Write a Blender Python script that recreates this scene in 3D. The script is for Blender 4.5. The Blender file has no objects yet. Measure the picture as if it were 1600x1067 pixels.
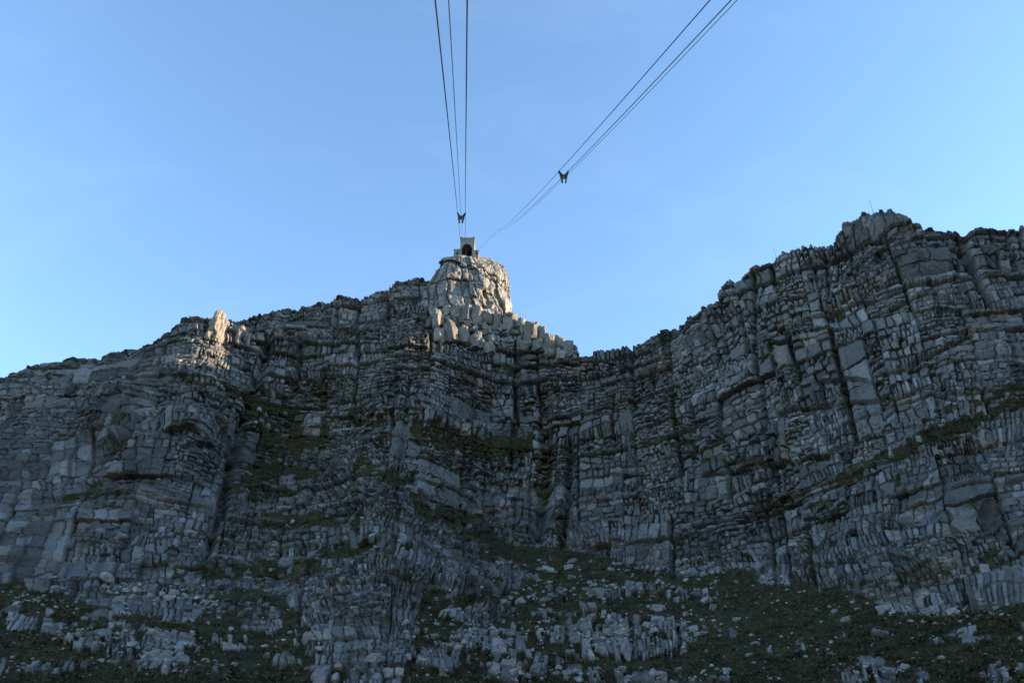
import bpy, math, random
import numpy as np

# ------------------------------------------------------------------ camera, sky, sun
scene = bpy.context.scene
R = math.radians
F = 1291.0                      # focal length in pixels of a 1600 px wide picture (18 mm on APS-C)
PITCH = R(32.0)
CP, SP = math.cos(PITCH), math.sin(PITCH)
cam_d = bpy.data.cameras.new('camera')
cam_d.sensor_width = 36.0
cam_d.lens = 36.0 * F / 1600.0
cam_d.clip_start = 0.1
cam_d.clip_end = 60000
cam = bpy.data.objects.new('camera', cam_d)
scene.collection.objects.link(cam)
cam.rotation_euler = (R(90) + PITCH, 0, 0)
scene.camera = cam

SUN_AZ, SUN_EL = R(85.5), R(9.8)          # azimuth clockwise from the view direction (+Y)
world = bpy.data.worlds.new('World')
scene.world = world
world.use_nodes = True
wn, wl = world.node_tree.nodes, world.node_tree.links
wn.clear()
sky = wn.new('ShaderNodeTexSky')
sky.sky_type = 'NISHITA'
sky.sun_disc = False
sky.sun_elevation = SUN_EL
sky.sun_rotation = SUN_AZ
sky.altitude = 600
sky.air_density = 1.0
sky.dust_density = 0.15
sky.ozone_density = 2.4
bg = wn.new('ShaderNodeBackground')
bg.inputs['Strength'].default_value = 0.15
wo = wn.new('ShaderNodeOutputWorld')
# faint high cirrus over the whole sky
tc = wn.new('ShaderNodeTexCoord')
mp = wn.new('ShaderNodeMapping'); mp.inputs['Rotation'].default_value = (0.3, 0.5, 0.6); mp.inputs['Scale'].default_value = (2.2, 7.0, 4.0)
cn = wn.new('ShaderNodeTexNoise'); cn.inputs['Scale'].default_value = 1.3; cn.inputs['Detail'].default_value = 7; cn.inputs['Roughness'].default_value = 0.6; cn.inputs['Distortion'].default_value = 0.6
cr_ = wn.new('ShaderNodeMapRange'); cr_.inputs[1].default_value = 0.53; cr_.inputs[2].default_value = 0.8; cr_.inputs[3].default_value = 0.0; cr_.inputs[4].default_value = 0.05
cm = wn.new('ShaderNodeMix'); cm.data_type = 'RGBA'; cm.inputs[7].default_value = (2.2, 2.35, 2.6, 1)
wl.new(tc.outputs['Generated'], mp.inputs['Vector']); wl.new(mp.outputs[0], cn.inputs['Vector']); wl.new(cn.outputs[0], cr_.inputs[0])
wl.new(cr_.outputs[0], cm.inputs[0]); wl.new(sky.outputs[0], cm.inputs[6])
wl.new(cm.outputs[2], bg.inputs['Color'])
wl.new(bg.outputs[0], wo.inputs['Surface'])

sun_d = bpy.data.lights.new('sun', 'SUN')
sun_d.energy = 4.4
sun_d.angle = R(0.5)
sun_d.color = (1.0, 0.77, 0.52)
sun = bpy.data.objects.new('sun', sun_d)
scene.collection.objects.link(sun)
from mathutils import Vector
sun_dir = Vector((math.sin(SUN_AZ) * math.cos(SUN_EL), math.cos(SUN_AZ) * math.cos(SUN_EL), math.sin(SUN_EL)))
sun.rotation_euler = sun_dir.to_track_quat('Z', 'Y').to_euler()

scene.view_settings.view_transform = 'Standard'
scene.view_settings.look = 'None'
scene.view_settings.gamma = 1.0
scene.view_settings.use_curve_mapping = False
scene.view_settings.exposure = 2.0

# ------------------------------------------------------------------ helpers
COL = scene.collection
rng = np.random.default_rng(11)
random.seed(11)

def pdir(u, v):
    dx = (np.asarray(u, float) - 800.0) / F
    dy = (533.5 - np.asarray(v, float)) / F
    return dx, CP - dy * SP, SP + dy * CP

def to_pix(x, y, z):
    d = y * CP + z * SP
    d = np.where(d < 1.0, 1.0, d)
    return 800.0 + F * x / d, 533.5 - F * (z * CP - y * SP) / d, d

def on_depth(u, v, d):
    x, y, z = pdir(u, v)
    return np.array([x * d, y * d, z * d])

def on_plane(u, v, Y):
    x, y, z = pdir(u, v)
    return np.array([x * Y / y, float(Y), z * Y / y])

def _u(a):
    return a if isinstance(a, np.ndarray) and a.dtype == np.uint32 else np.asarray(a).astype(np.int64).astype(np.uint32)
def _mix(h):
    h = (h ^ (h >> np.uint32(13))) * np.uint32(1274126177)
    h = (h ^ (h >> np.uint32(16))) * np.uint32(2246822519)
    return ((h ^ (h >> np.uint32(15))) >> np.uint32(8)).astype(np.float32) * np.float32(1 / 16777216.0)
K1, K2, K3 = np.uint32(374761393), np.uint32(668265263), np.uint32(1274126177)
np.seterr(over='ignore')
def hash01(a, b=0, c=0, seed=0):
    sd = np.uint32((seed * 974634777 + 12345) & 0xFFFFFFFF)
    return _mix(_u(a) * K1 + _u(b) * K2 + _u(c) * K3 + sd)

def vnoise(x, y, z, seed=0):
    x, y, z = (np.asarray(q, np.float32) for q in (x, y, z))
    xi, yi, zi = np.floor(x), np.floor(y), np.floor(z)
    fx, fy, fz = x - xi, y - yi, z - zi
    fx = fx * fx * (3 - 2 * fx); fy = fy * fy * (3 - 2 * fy); fz = fz * fz * (3 - 2 * fz)
    sd = np.uint32((seed * 974634777 + 12345) & 0xFFFFFFFF)
    hx = xi.astype(np.int32).view(np.uint32) * K1 + sd if xi.ndim else _u(xi) * K1 + sd
    hy = yi.astype(np.int32).astype(np.uint32) * K2
    hz = zi.astype(np.int32).astype(np.uint32) * K3
    def L(h):
        a = _mix(hx + h); b = _mix(hx + K1 + h)
        return a + (b - a) * fx
    def Q(h):
        a = L(hy + h); b = L(hy + K2 + h)
        return a + (b - a) * fy
    l0 = Q(hz)
    return (l0 + (Q(hz + K3) - l0) * fz) * 2 - 1

def fbm(x, y, z, seed=0, octv=3):
    s, a, f, n = 0.0, 1.0, 1.0, 0.0
    for k in range(octv):
        s = s + a * vnoise(x * f, y * f, z * f, seed + k)
        n += a; a *= 0.5; f *= 2.03
    return s / n

def sstep(a, b, x):
    t = np.clip((x - a) / (b - a), 0, 1)
    return t * t * (3 - 2 * t)

def make_mesh(name, verts, quads=None, tris=None, attrs=None, smooth=False):
    me = bpy.data.meshes.new(name)
    verts = np.ascontiguousarray(verts, np.float32)
    me.vertices.add(len(verts))
    me.vertices.foreach_set('co', verts.ravel())
    loops, starts, tot = [], [], 0
    if quads is not None and len(quads):
        q = np.asarray(quads, np.int32)
        loops.append(q.ravel()); starts.append(np.arange(len(q), dtype=np.int32) * 4); tot += q.size
    if tris is not None and len(tris):
        t = np.asarray(tris, np.int32)
        loops.append(t.ravel()); starts.append(tot + np.arange(len(t), dtype=np.int32) * 3); tot += t.size
    loops = np.concatenate(loops); starts = np.concatenate(starts)
    me.loops.add(len(loops)); me.loops.foreach_set('vertex_index', loops)
    me.polygons.add(len(starts)); me.polygons.foreach_set('loop_start', starts)
    if smooth:
        me.polygons.foreach_set('use_smooth', np.ones(len(starts), bool))
    else:
        me.polygons.foreach_set('use_smooth', np.zeros(len(starts), bool))
    for k, val in (attrs or {}).items():
        val = np.ascontiguousarray(val, np.float32)
        if val.ndim == 2:
            c = np.ones((len(val), 4), np.float32); c[:, :3] = val
            at = me.attributes.new(k, 'FLOAT_COLOR', 'POINT'); at.data.foreach_set('color', c.ravel())
        else:
            at = me.attributes.new(k, 'FLOAT', 'POINT'); at.data.foreach_set('value', val)
    me.update(calc_edges=True)
    return me

def obj(name, me, mat=None, parent=None, **props):
    o = bpy.data.objects.new(name, me)
    COL.objects.link(o)
    if mat is not None and me is not None and not me.materials:
        me.materials.append(mat)
    if parent is not None:
        o.parent = parent
    for k, val in props.items():
        o[k] = val
    return o

def empty(name, loc, **props):
    o = bpy.data.objects.new(name, None)
    COL.objects.link(o)
    o.location = loc
    for k, val in props.items():
        o[k] = val
    return o

# ------------------------------------------------------------------ materials
def new_mat(name):
    m = bpy.data.materials.new(name)
    m.use_nodes = True
    n, l = m.node_tree.nodes, m.node_tree.links
    return m, n, l, n['Principled BSDF']

def attr_rock_mat(name, gain=1.0):
    """colour from the rock's own tint attribute, broken up by grain, lichen specks and fine relief"""
    m, n, l, b = new_mat(name)
    at = n.new('ShaderNodeAttribute'); at.attribute_name = 'tint'
    geo = n.new('ShaderNodeNewGeometry')
    n1 = n.new('ShaderNodeTexNoise'); n1.inputs['Scale'].default_value = 0.9; n1.inputs['Detail'].default_value = 8; n1.inputs['Roughness'].default_value = 0.7
    l.new(geo.outputs['Position'], n1.inputs['Vector'])
    mr = n.new('ShaderNodeMapRange'); mr.inputs[1].default_value = 0.3; mr.inputs[2].default_value = 0.7
    mr.inputs[3].default_value = 0.62 * gain; mr.inputs[4].default_value = 1.3 * gain
    l.new(n1.outputs[0], mr.inputs[0])
    mx = n.new('ShaderNodeMix'); mx.data_type = 'RGBA'; mx.blend_type = 'MULTIPLY'; mx.inputs[0].default_value = 1.0
    l.new(at.outputs['Color'], mx.inputs[6]); l.new(mr.outputs[0], mx.inputs[7])
    l.new(mx.outputs[2], b.inputs['Base Color'])
    b.inputs['Roughness'].default_value = 0.92
    b.inputs['Specular IOR Level'].default_value = 0.15
    n2 = n.new('ShaderNodeTexNoise'); n2.inputs['Scale'].default_value = 1.6; n2.inputs['Detail'].default_value = 7
    l.new(geo.outputs['Position'], n2.inputs['Vector'])
    bp = n.new('ShaderNodeBump'); bp.inputs['Strength'].default_value = 0.8; bp.inputs['Distance'].default_value = 0.5
    l.new(n2.outputs[0], bp.inputs['Height']); l.new(bp.outputs[0], b.inputs['Normal'])
    return m

def plain_mat(name, col, rough=0.8, metal=0.0, var=0.25, scale=2.0, spec=0.3):
    m, n, l, b = new_mat(name)
    geo = n.new('ShaderNodeNewGeometry')
    n1 = n.new('ShaderNodeTexNoise'); n1.inputs['Scale'].default_value = scale; n1.inputs['Detail'].default_value = 6
    l.new(geo.outputs['Position'], n1.inputs['Vector'])
    mr = n.new('ShaderNodeMapRange'); mr.inputs[1].default_value = 0.3; mr.inputs[2].default_value = 0.7
    mr.inputs[3].default_value = 1 - var; mr.inputs[4].default_value = 1 + var
    l.new(n1.outputs[0], mr.inputs[0])
    mx = n.new('ShaderNodeMix'); mx.data_type = 'RGBA'; mx.blend_type = 'MULTIPLY'; mx.inputs[0].default_value = 1.0
    mx.inputs[6].default_value = (*col, 1)
    l.new(mr.outputs[0], mx.inputs[7]); l.new(mx.outputs[2], b.inputs['Base Color'])
    b.inputs['Roughness'].default_value = rough
    b.inputs['Metallic'].default_value = metal
    b.inputs['Specular IOR Level'].default_value = spec
    return m

M_ROCK = attr_rock_mat('sandstone')
M_SCRUB = attr_rock_mat('scrub_leaves')
M_GROUND = plain_mat('fynbos_ground', (0.06, 0.065, 0.035), 0.95, var=0.5, scale=0.05)
M_STONE = plain_mat('station_stone', (0.21, 0.19, 0.18), 0.85, var=0.22, scale=1.2)
M_CONC = plain_mat('station_concrete', (0.33, 0.30, 0.28), 0.85, var=0.15, scale=0.8)
M_DARK = plain_mat('dock_shade', (0.03, 0.03, 0.035), 0.6, var=0.3)  # near-black stands in for the shade inside dock and pit
M_GLASS = plain_mat('window_glass', (0.02, 0.025, 0.03), 0.1, var=0.1, spec=0.5)
M_ROPE = plain_mat('greased_rope', (0.022, 0.023, 0.027), 0.55, metal=0.3, var=0.2, scale=8)
M_STEEL = plain_mat('carrier_steel', (0.035, 0.034, 0.036), 0.5, metal=0.4, var=0.3, scale=5)
M_BRASS = plain_mat('carrier_liner', (0.16, 0.12, 0.07), 0.6, var=0.3, scale=5)
M_MAST = plain_mat('mast_paint', (0.3, 0.3, 0.3), 0.6, var=0.15)

# ------------------------------------------------------------------ the mountain: base shape
# control points read off the place: picture position and horizontal distance in metres
SKYLINE = [(-900, 640, 760), (-300, 655, 600), (-120, 620, 520), (0, 586, 470), (60, 568, 462), (150, 553, 448), (245, 532, 430), (300, 497, 412), (335, 490, 408),
           (372, 494, 422), (440, 480, 424), (480, 470, 424), (530, 463, 424), (600, 452, 420), (650, 440, 416), (690, 448, 410),
           (730, 478, 402), (800, 500, 398), (850, 528, 397), (900, 552, 397), (960, 549, 396), (1010, 540, 391), (1040, 520, 380), (1085, 495, 362),
           (1118, 474, 348), (1140, 447, 342), (1170, 430, 339), (1205, 412, 335), (1222, 396, 333), (1265, 392, 331),
           (1302, 381, 330), (1318, 352, 327), (1350, 338, 324), (1412, 338, 321), (1428, 358, 321), (1480, 362, 324), (1540, 364, 330), (1600, 358, 338),
           (1720, 350, 350), (1900, 330, 365)]
BODY = [(0, 800, 352), (150, 690, 372), (300, 640, 358), (250, 760, 330), (330, 850, 300), (0, 940, 262), (200, 900, 276), (0, 1067, 200), (300, 1067, 190),
        (150, 1000, 226), (-200, 900, 300), (-200, 1067, 215), (-200, 750, 420),
        (400, 560, 402), (410, 640, 396), (430, 720, 382), (470, 620, 392), (450, 800, 335), (450, 930, 264), (440, 1060, 192), (540, 560, 392), (540, 700, 366),
        (640, 540, 383), (645, 640, 364), (640, 720, 340), (600, 780, 296), (585, 900, 244), (572, 1067, 176), (680, 830, 306), (720, 900, 266),
        (730, 1000, 220), (740, 1067, 192), (760, 640, 386), (760, 760, 366),
        (870, 600, 394), (860, 740, 374), (850, 835, 344), (950, 880, 302), (950, 1000, 228), (950, 1067, 196), (1000, 640, 372), (1000, 800, 342),
        (1050, 872, 312), (1120, 560, 345), (1200, 520, 326), (1200, 620, 318), (1200, 750, 306), (1200, 872, 284), (1400, 420, 312), (1400, 520, 298), (1400, 650, 281),
        (1400, 800, 262), (1350, 890, 252), (1550, 480, 308), (1550, 600, 288), (1550, 760, 258), (1550, 900, 226), (1300, 960, 226), (1300, 1067, 184),
        (1580, 1067, 172), (1100, 1067, 192), (1750, 600, 300), (1800, 900, 225), (1800, 1067, 175)]

def ang(u, v):
    x, y, z = pdir(u, v)
    return np.arctan2(x, y), np.arctan2(z, np.hypot(x, y))

pts = np.array(SKYLINE + BODY, float)
cphi, cel = ang(pts[:, 0], pts[:, 1])
cr = pts[:, 2]
def to_rad(ex):                       # control points outside the picture: azimuth, elevation, distance
    return [(R(a), R(e), d) for a, e, d in ex]
EXTRA = to_rad([(60, 33, 330), (60, 15, 210), (80, 31, 320), (80, 12, 200), (-60, 17, 640), (-60, 5, 330), (-80, 14, 700), (-80, 2, 350),
                (0, 4, 150), (20, 4, 145), (-20, 4, 150), (36, 6, 140), (-36, 5, 150)])
cphi = np.concatenate([cphi, [e[0] for e in EXTRA]])
cel = np.concatenate([cel, [e[1] for e in EXTRA]])
cr = np.concatenate([cr, [e[2] for e in EXTRA]])

def tps_fit(x, y, f, lam=4e-4):
    n = len(x)
    d2 = (x[:, None] - x[None]) ** 2 + (y[:, None] - y[None]) ** 2
    K = 0.5 * d2 * np.log(d2 + 1e-12) + lam * np.eye(n)
    P = np.stack([np.ones(n), x, y], 1)
    A = np.block([[K, P], [P.T, np.zeros((3, 3))]])
    w = np.linalg.solve(A, np.concatenate([f, np.zeros(3)]))
    def ev(px, py):
        out = w[n] + w[n + 1] * px + w[n + 2] * py
        for i in range(n):
            q = (px - x[i]) ** 2 + (py - y[i]) ** 2
            out = out + w[i] * 0.5 * q * np.log(q + 1e-12)
        return out
    return ev
base_r = tps_fit(cphi, cel, cr)

sk = np.array(SKYLINE, float)
sphi, sel = ang(sk[:, 0], sk[:, 1])
sphi = np.concatenate([[R(-80), R(-62)], sphi, [R(60), R(80)]])
sel = np.concatenate([[R(14), R(17)], sel, [R(36), R(35)]])
order = np.argsort(sphi)

NC, NR, NB = 1740, 640, 24
FINE = R(40.0)
phi = np.concatenate([np.linspace(R(-80), -FINE, 31)[:-1], np.linspace(-FINE, FINE, NC - 60), np.linspace(FINE, R(80), 31)[1:]])
e_sky = np.interp(phi, sphi[order], sel[order])
e_bot = np.full_like(phi, R(5.5))
t = np.linspace(0, 1, NR)
PH = np.repeat(phi[None], NR, 0)
EL = e_bot[None] + (e_sky - e_bot)[None] * t[:, None]
# evaluate the smooth base on a coarse lattice, then bilinearly (rows x columns) to the fine one
ci = np.unique(np.concatenate([np.arange(0, NC, 6), [NC - 1]])); ri = np.unique(np.concatenate([np.arange(0, NR, 6), [NR - 1]]))
RC = base_r(PH[np.ix_(ri, ci)], EL[np.ix_(ri, ci)])
tmp = np.empty((len(ri), NC))
for k in range(len(ri)):
    tmp[k] = np.interp(np.arange(NC), ci, RC[k])
RR = np.empty((NR, NC))
f = np.interp(np.arange(NR), ri, np.arange(len(ri)))
i0 = np.minimum(f.astype(int), len(ri) - 2); fr = (f - i0)[:, None]
RR[:] = tmp[i0] * (1 - fr) + tmp[i0 + 1] * fr
RR = np.clip(RR, 90, 900)

X = RR * np.sin(PH); Y = RR * np.cos(PH); Z = RR * np.tan(EL)
U, V, D = to_pix(X, Y, Z)

# ------------------------------------------------------------------ where soil and scrub lie, where outcrops break through
TAL = np.array([(-900, 900), (0, 908), (70, 925), (150, 945), (230, 955), (300, 962), (330, 925), (370, 900), (440, 920), (500, 985), (560, 1090), (625, 1090), (650, 960),
                (668, 900), (720, 876), (770, 846), (860, 858), (960, 876), (1060, 884), (1150, 884), (1250, 900), (1320, 915), (1420, 958),
                (1500, 968), (1600, 945), (2500, 900)], float)
wob = fbm(X / 22, Y / 22, Z / 22, 301, 3)
wob2 = fbm(X / 5, Y / 5, Z / 5, 331, 3)
tal_v = np.interp(U, TAL[:, 0], TAL[:, 1])
talus = sstep(-14, 14, V - tal_v + 26 * wob + 10 * wob2)

def blobs(lst, soft=0.5):
    out = np.zeros_like(U)
    for (u, v, a, b, ang_, s) in lst:
        c, q = math.cos(R(ang_)), math.sin(R(ang_))
        du, dv = U - u, V - v
        p = (du * c + dv * q) / a; w = (-du * q + dv * c) / b
        d = np.sqrt(p * p + w * w) + 0.45 * wob + 0.3 * wob2
        out = np.maximum(out, s * sstep(1 + soft, 1 - soft, d))
    return out
OUTCROP = [(740, 905, 95, 36, 0, 1), (760, 950, 70, 22, 0, 1), (610, 950, 40, 140, 0, 1), (770, 1000, 75, 28, 0, .95), (800, 1045, 50, 18, 0, .9), (980, 985, 110, 20, -4, .95),
           (1000, 1010, 60, 14, 0, .9), (935, 920, 40, 12, 0, .8), (1000, 918, 60, 10, 0, .8), (1030, 1060, 130, 12, 0, .9), (200, 925, 120, 16, 6, .9), (290, 940, 70, 22, 0, .95),
           (70, 905, 110, 18, 4, .9), (225, 1005, 90, 26, 0, .75), (260, 1030, 50, 20, 0, .7), (110, 985, 60, 20, 0, .6), (1390, 1050, 75, 22, 0, .9),
           (1480, 935, 130, 18, -6, .9), (1275, 890, 35, 16, 0, 1), (1580, 1045, 50, 22, 0, .7), (1210, 905, 25, 8, 0, .9), (535, 1000, 60, 80, 0, .95), (860, 920, 30, 14, 0, .8), (40, 960, 60, 22, 0, .7), (160, 965, 80, 18, 8, .7), (330, 1000, 50, 30, 0, .55), (400, 960, 40, 24, 0, .6), (60, 1040, 70, 16, 0, .5),
           (900, 955, 60, 12, 0, .7), (1080, 930, 60, 9, 0, .6), (1130, 985, 50, 10, 0, .5), (1250, 1010, 60, 9, 0, .5), (1350, 990, 70, 10, -5, .55), (1540, 985, 80, 14, -8, .7), (700, 1030, 50, 26, 0, .8), (880, 1030, 40, 16, 0, .7), (440, 1030, 50, 14, 0, .5)]
LEDGE = [(425, 640, 55, 26, 20, .72), (440, 690, 75, 24, -8, .75), (430, 735, 60, 18, 0, .75), (480, 812, 80, 13, 2, 1), (420, 760, 60, 14, 0, .7), (600, 740, 60, 16, 25, .75),
         (720, 690, 70, 20, 14, .85), (770, 700, 50, 16, 0, .7), (680, 800, 70, 16, 12, .8), (760, 835, 40, 12, 10, .9), (1470, 675, 175, 13, -24, .9), (1360, 730, 70, 9, -24, .8),
         (1560, 612, 80, 8, -16, .8), (1160, 720, 90, 6, -3, .5), (1100, 690, 60, 6, -5, .5), (1340, 600, 90, 5, -5, .4), (900, 500, 20, 8, 0, .3), (560, 640, 40, 16, 30, .6),
         (500, 600, 40, 12, 20, .6), (540, 860, 60, 12, 0, .6), (440, 880, 60, 10, 0, .7), (350, 890, 70, 14, 0, .8), (120, 770, 40, 10, -30, .35), (690, 940, 40, 14, 0, .8),
         (850, 700, 22, 60, 0, .5), (640, 860, 30, 10, 0, .6), (1560, 860, 80, 7, -20, .5), (1500, 890, 120, 6, -14, .6), (770, 515, 40, 10, 25, .5), (1300, 850, 60, 6, -8, .4)]
OC = blobs(OUTCROP, 0.7); LG = blobs(LEDGE, 0.75)
# how broken the rock is: broad smooth slabs on the left buttress, finely jointed in the middle
smooth_left = blobs([(140, 700, 190, 150, -20, .75), (20, 760, 160, 170, 0, .6), (180, 600, 170, 50, -12, .5), (1370, 370, 60, 40, 0, .6), (1560, 520, 80, 60, 0, .35)], 0.45)
amp = 1 - 0.6 * smooth_left

# ------------------------------------------------------------------ jointing
S0 = 372.0 * PH
warp = fbm(X / 40, Y / 40, Z / 40, 21, 2)
Sx = S0 + 2.0 * warp + 0.5 * fbm(X / 7, Y / 7, Z / 7, 25, 2)
Zb = Z + 0.03 * X + 2.8 * fbm(X / 70, Y / 70, Z / 140, 31, 2) + 0.5 * fbm(X / 12, Y / 12, Z / 12, 35, 2)

sup = np.floor((Zb + 14 * fbm(X / 60, Y / 60, Z / 90, 37, 2)) / 62.0).astype(np.int64)
Sx = Sx + 37.0 * hash01(sup, 0, 0, 38) + 0.06 * (hash01(sup, 0, 0, 39) - 0.5) * Zb
def series(lo, hi, a, b, seed):
    r = np.random.default_rng(seed)
    w = r.uniform(a, b, int((hi - lo) / a) + 4)
    c = lo + np.cumsum(w)
    return c[c < hi + b]

def cut(c, x):
    i = np.clip(np.searchsorted(c, x.ravel()).reshape(x.shape), 1, len(c) - 1)
    lo, hi = c[i - 1], c[i]
    return i, x - lo, hi - x, hi - lo

# A: great joints and thick beds
bA, dlo, dhi, hA = cut(series(-80, 520, 7, 27, 5), Zb)
fA = np.clip(dlo / hA, 0, 1)
jA, jl, jr, wA = cut(series(-560, 560, 6, 23, 6), Sx)
disp = 2.9 * (hash01(bA, jA, 0, 1) - 0.5) + 2.2 * (hash01(0, jA, 0, 2) - 0.5)
disp += 1.7 * (hash01(bA, 0, 0, 3) - 0.5)
disp += 1.1 * (1 - np.abs(2 * fA - 1) ** 4) - 0.6
jd = np.minimum(jl, jr)
jid = jA + (jr < jl)
jstr = hash01(jid, 0, 0, 8) ** 1.5
jvar = sstep(-0.25, 0.35, vnoise(Sx * 0 + jid * 7.3, Zb / 26, X * 0, 41))
crackA = np.exp(-(jd / (0.5 + 0.75 * jstr)) ** 4) * jstr * jvar
disp -= 3.2 * crackA
bd = np.minimum(dlo, dhi); bid = bA + (dhi < dlo)
bstr = hash01(bid, 0, 0, 9) ** 1.4
bvar = sstep(-0.4, 0.3, vnoise(S0 / 34, bid * 5.1, X * 0, 43))
crackAb = np.exp(-(bd / (0.35 + 0.6 * bstr)) ** 4) * bstr * bvar
disp -= 3.0 * crackAb

lb, ll, lh, lw = cut(series(-80, 520, 16, 34, 77), Zb + 1.5 * fbm(X / 30, Y / 30, Z / 60, 78, 2))
lact = sstep(-0.15, 0.25, vnoise(S0 / 55, lb * 3.7, X * 0, 79))
disp += lact * (1.9 * np.exp(-((ll - 2.2) / 1.6) ** 2) - 3.6 * np.exp(-(np.maximum(ll, 0) / 0.9) ** 2))
under = lact * np.exp(-(np.maximum(ll, 0) / 0.9) ** 2)
# B: blocks, each great cell split in its own way
h1 = hash01(bA, jA, 0, 51)
fine = 1 - 0.38 * blobs([(720, 720, 420, 260, 0, 1), (1150, 800, 330, 170, 0, .8)], .7) + 0.5 * smooth_left
fq = 0.8 + 0.5 * np.rint(2 * hash01(bA, jA, 0, 50)) / 2
fine = np.where(fine < 0.85, 0.74, np.where(fine > 1.15, 1.05, 0.84)) * fq
cell_rough = 0.25 + 1.15 * hash01(bA, jA, 0, 48) ** 0.8
sk1 = 0.34 * (hash01(bA, jA, 0, 71) - 0.5); sk2 = 0.4 * (hash01(bA, jA, 0, 72) - 0.5)
cfA, cfJ = fA - 0.5, np.clip(jl / wA, 0, 1) - 0.5
fA2 = np.clip(fA + sk1 * cfJ * (1 - 4 * cfA * cfA), 0, 0.9999)
nb_ = np.maximum(1, np.rint(hA / ((2.3 + 5.5 * h1 ** 1.3) * fine)))
pw = 0.75 + 0.6 * hash01(bA, jA, 0, 58)
massive = hash01(bA, jA, 0, 49) < 0.05
nb_ = np.where(massive, np.minimum(nb_, 2), nb_)
jit = 0.10 * vnoise(X / 3.5, Y / 3.5, Z / 3.5, 44)
pb = fA2 ** pw * nb_ + jit * 1.6
ib = np.clip(np.floor(pb), 0, nb_ - 1); fb = np.clip(pb - ib, 0, 1)
hB = hA / nb_
bB = (bA * 40 + ib).astype(np.int64)
fJ = np.clip(jl / wA + sk2 * cfA * (1 - 4 * cfJ * cfJ), 0, 0.9999)
nj = np.maximum(1, np.rint((wA * np.where(massive, 0.3, 1.0)) / ((1.9 + 4.6 * hash01(bB, jA, 0, 52) ** 1.2) * fine)))
pj = fJ ** (0.8 + 0.5 * hash01(bB, jA, 0, 59)) * nj + 0.17 * vnoise(X / 3, Y / 3, Z / 3, 46)
kj = np.clip(np.floor(pj), 0, nj - 1); fB = np.clip(pj - kj, 0, 1)
wB = wA / nj
kB = (jA * 40 + kj).astype(np.int64)
eL, eR, lo2, hi2 = fB * wB, (1 - fB) * wB, fb * hB, (1 - fb) * hB
hb = hash01(kB, bB, 0, 54)
dB = 2.3 * (hb - 0.5) - 2.2 * (hb > 0.92) + 1.1 * (hb < 0.07)
dB += (fB - 0.5) * 2.0 * (hash01(kB, bB, 0, 55) - 0.5) * np.minimum(1, wB / 4) + (fb - 0.5) * 2.4 * (hash01(kB, bB, 0, 56) - 0.68) * np.minimum(1, hB / 3.5)
dB *= cell_rough
eV = np.minimum(eL + 3 * (hash01(kB, bB, 0, 73) < 0.15), eR + 3 * (hash01(kB, bB, 0, 74) < 0.15))      # some joints have not opened
eH = np.minimum(lo2 + 3 * (hash01(kB // 40, bB, 0, 75) < 0.25), hi2 + 3 * (hash01(kB // 40, bB, 0, 76) < 0.25))
edge = np.minimum(eV, eH) + 0.2 * vnoise(X / 1.2, Y / 1.2, Z / 1.2, 47)
cst = hash01(kB, bB, 0, 57)
crackB = np.exp(-(np.maximum(edge, 0) / (0.16 + 0.42 * cst ** 2)) ** 4) * (0.2 + 0.8 * cst) * np.minimum(1, 0.45 + 0.6 * cell_rough)
dB -= 1.9 * crackB
dB -= 0.35 * sstep(0.9, 0.0, edge)
disp += dB
# stray fractures that ignore the bedding
fr1 = fbm(X / 17, Y / 17, Z / 24, 65, 2); fr2 = fbm(X / 9, Y / 9, Z / 15, 67, 2)
stray = np.maximum(np.exp(-(fr1 / 0.018) ** 2), 0.7 * np.exp(-(fr2 / 0.02) ** 2)) * sstep(-0.1, 0.4, fbm(X / 28, Y / 28, Z / 28, 69, 2))
disp -= 1.5 * stray

# C: splinters, only where the rock is shattered
bC, lo3, hi3, hC = cut(series(-80, 520, 0.6, 2.2, 25), Zb + 0.5 * vnoise(X / 3, Y / 3, Z / 3, 45))
wC = 0.9 + 2.2 * hash01(bC, 0, 0, 61)
kC = np.floor((Sx + 0.4 * jit) / wC + 9 * hash01(bC, 0, 0, 62)).astype(np.int64)
fracture = sstep(0.0, 0.45, fbm(X / 24, Y / 24, Z / 24, 63, 3))
disp += (0.15 + 1.3 * fracture) * (hash01(kC, bC, 0, 64) - 0.5)
disp *= amp
# buttress-scale relief and grain
disp += 4.5 * fbm(X / 46, Y / 46, Z / 70, 71, 2) + 2.4 * fbm(X / 13, Y / 13, Z / 17, 73, 2) + 0.8 * fbm(X / 2.8, Y / 2.8, Z / 2.8, 75, 3)

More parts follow.
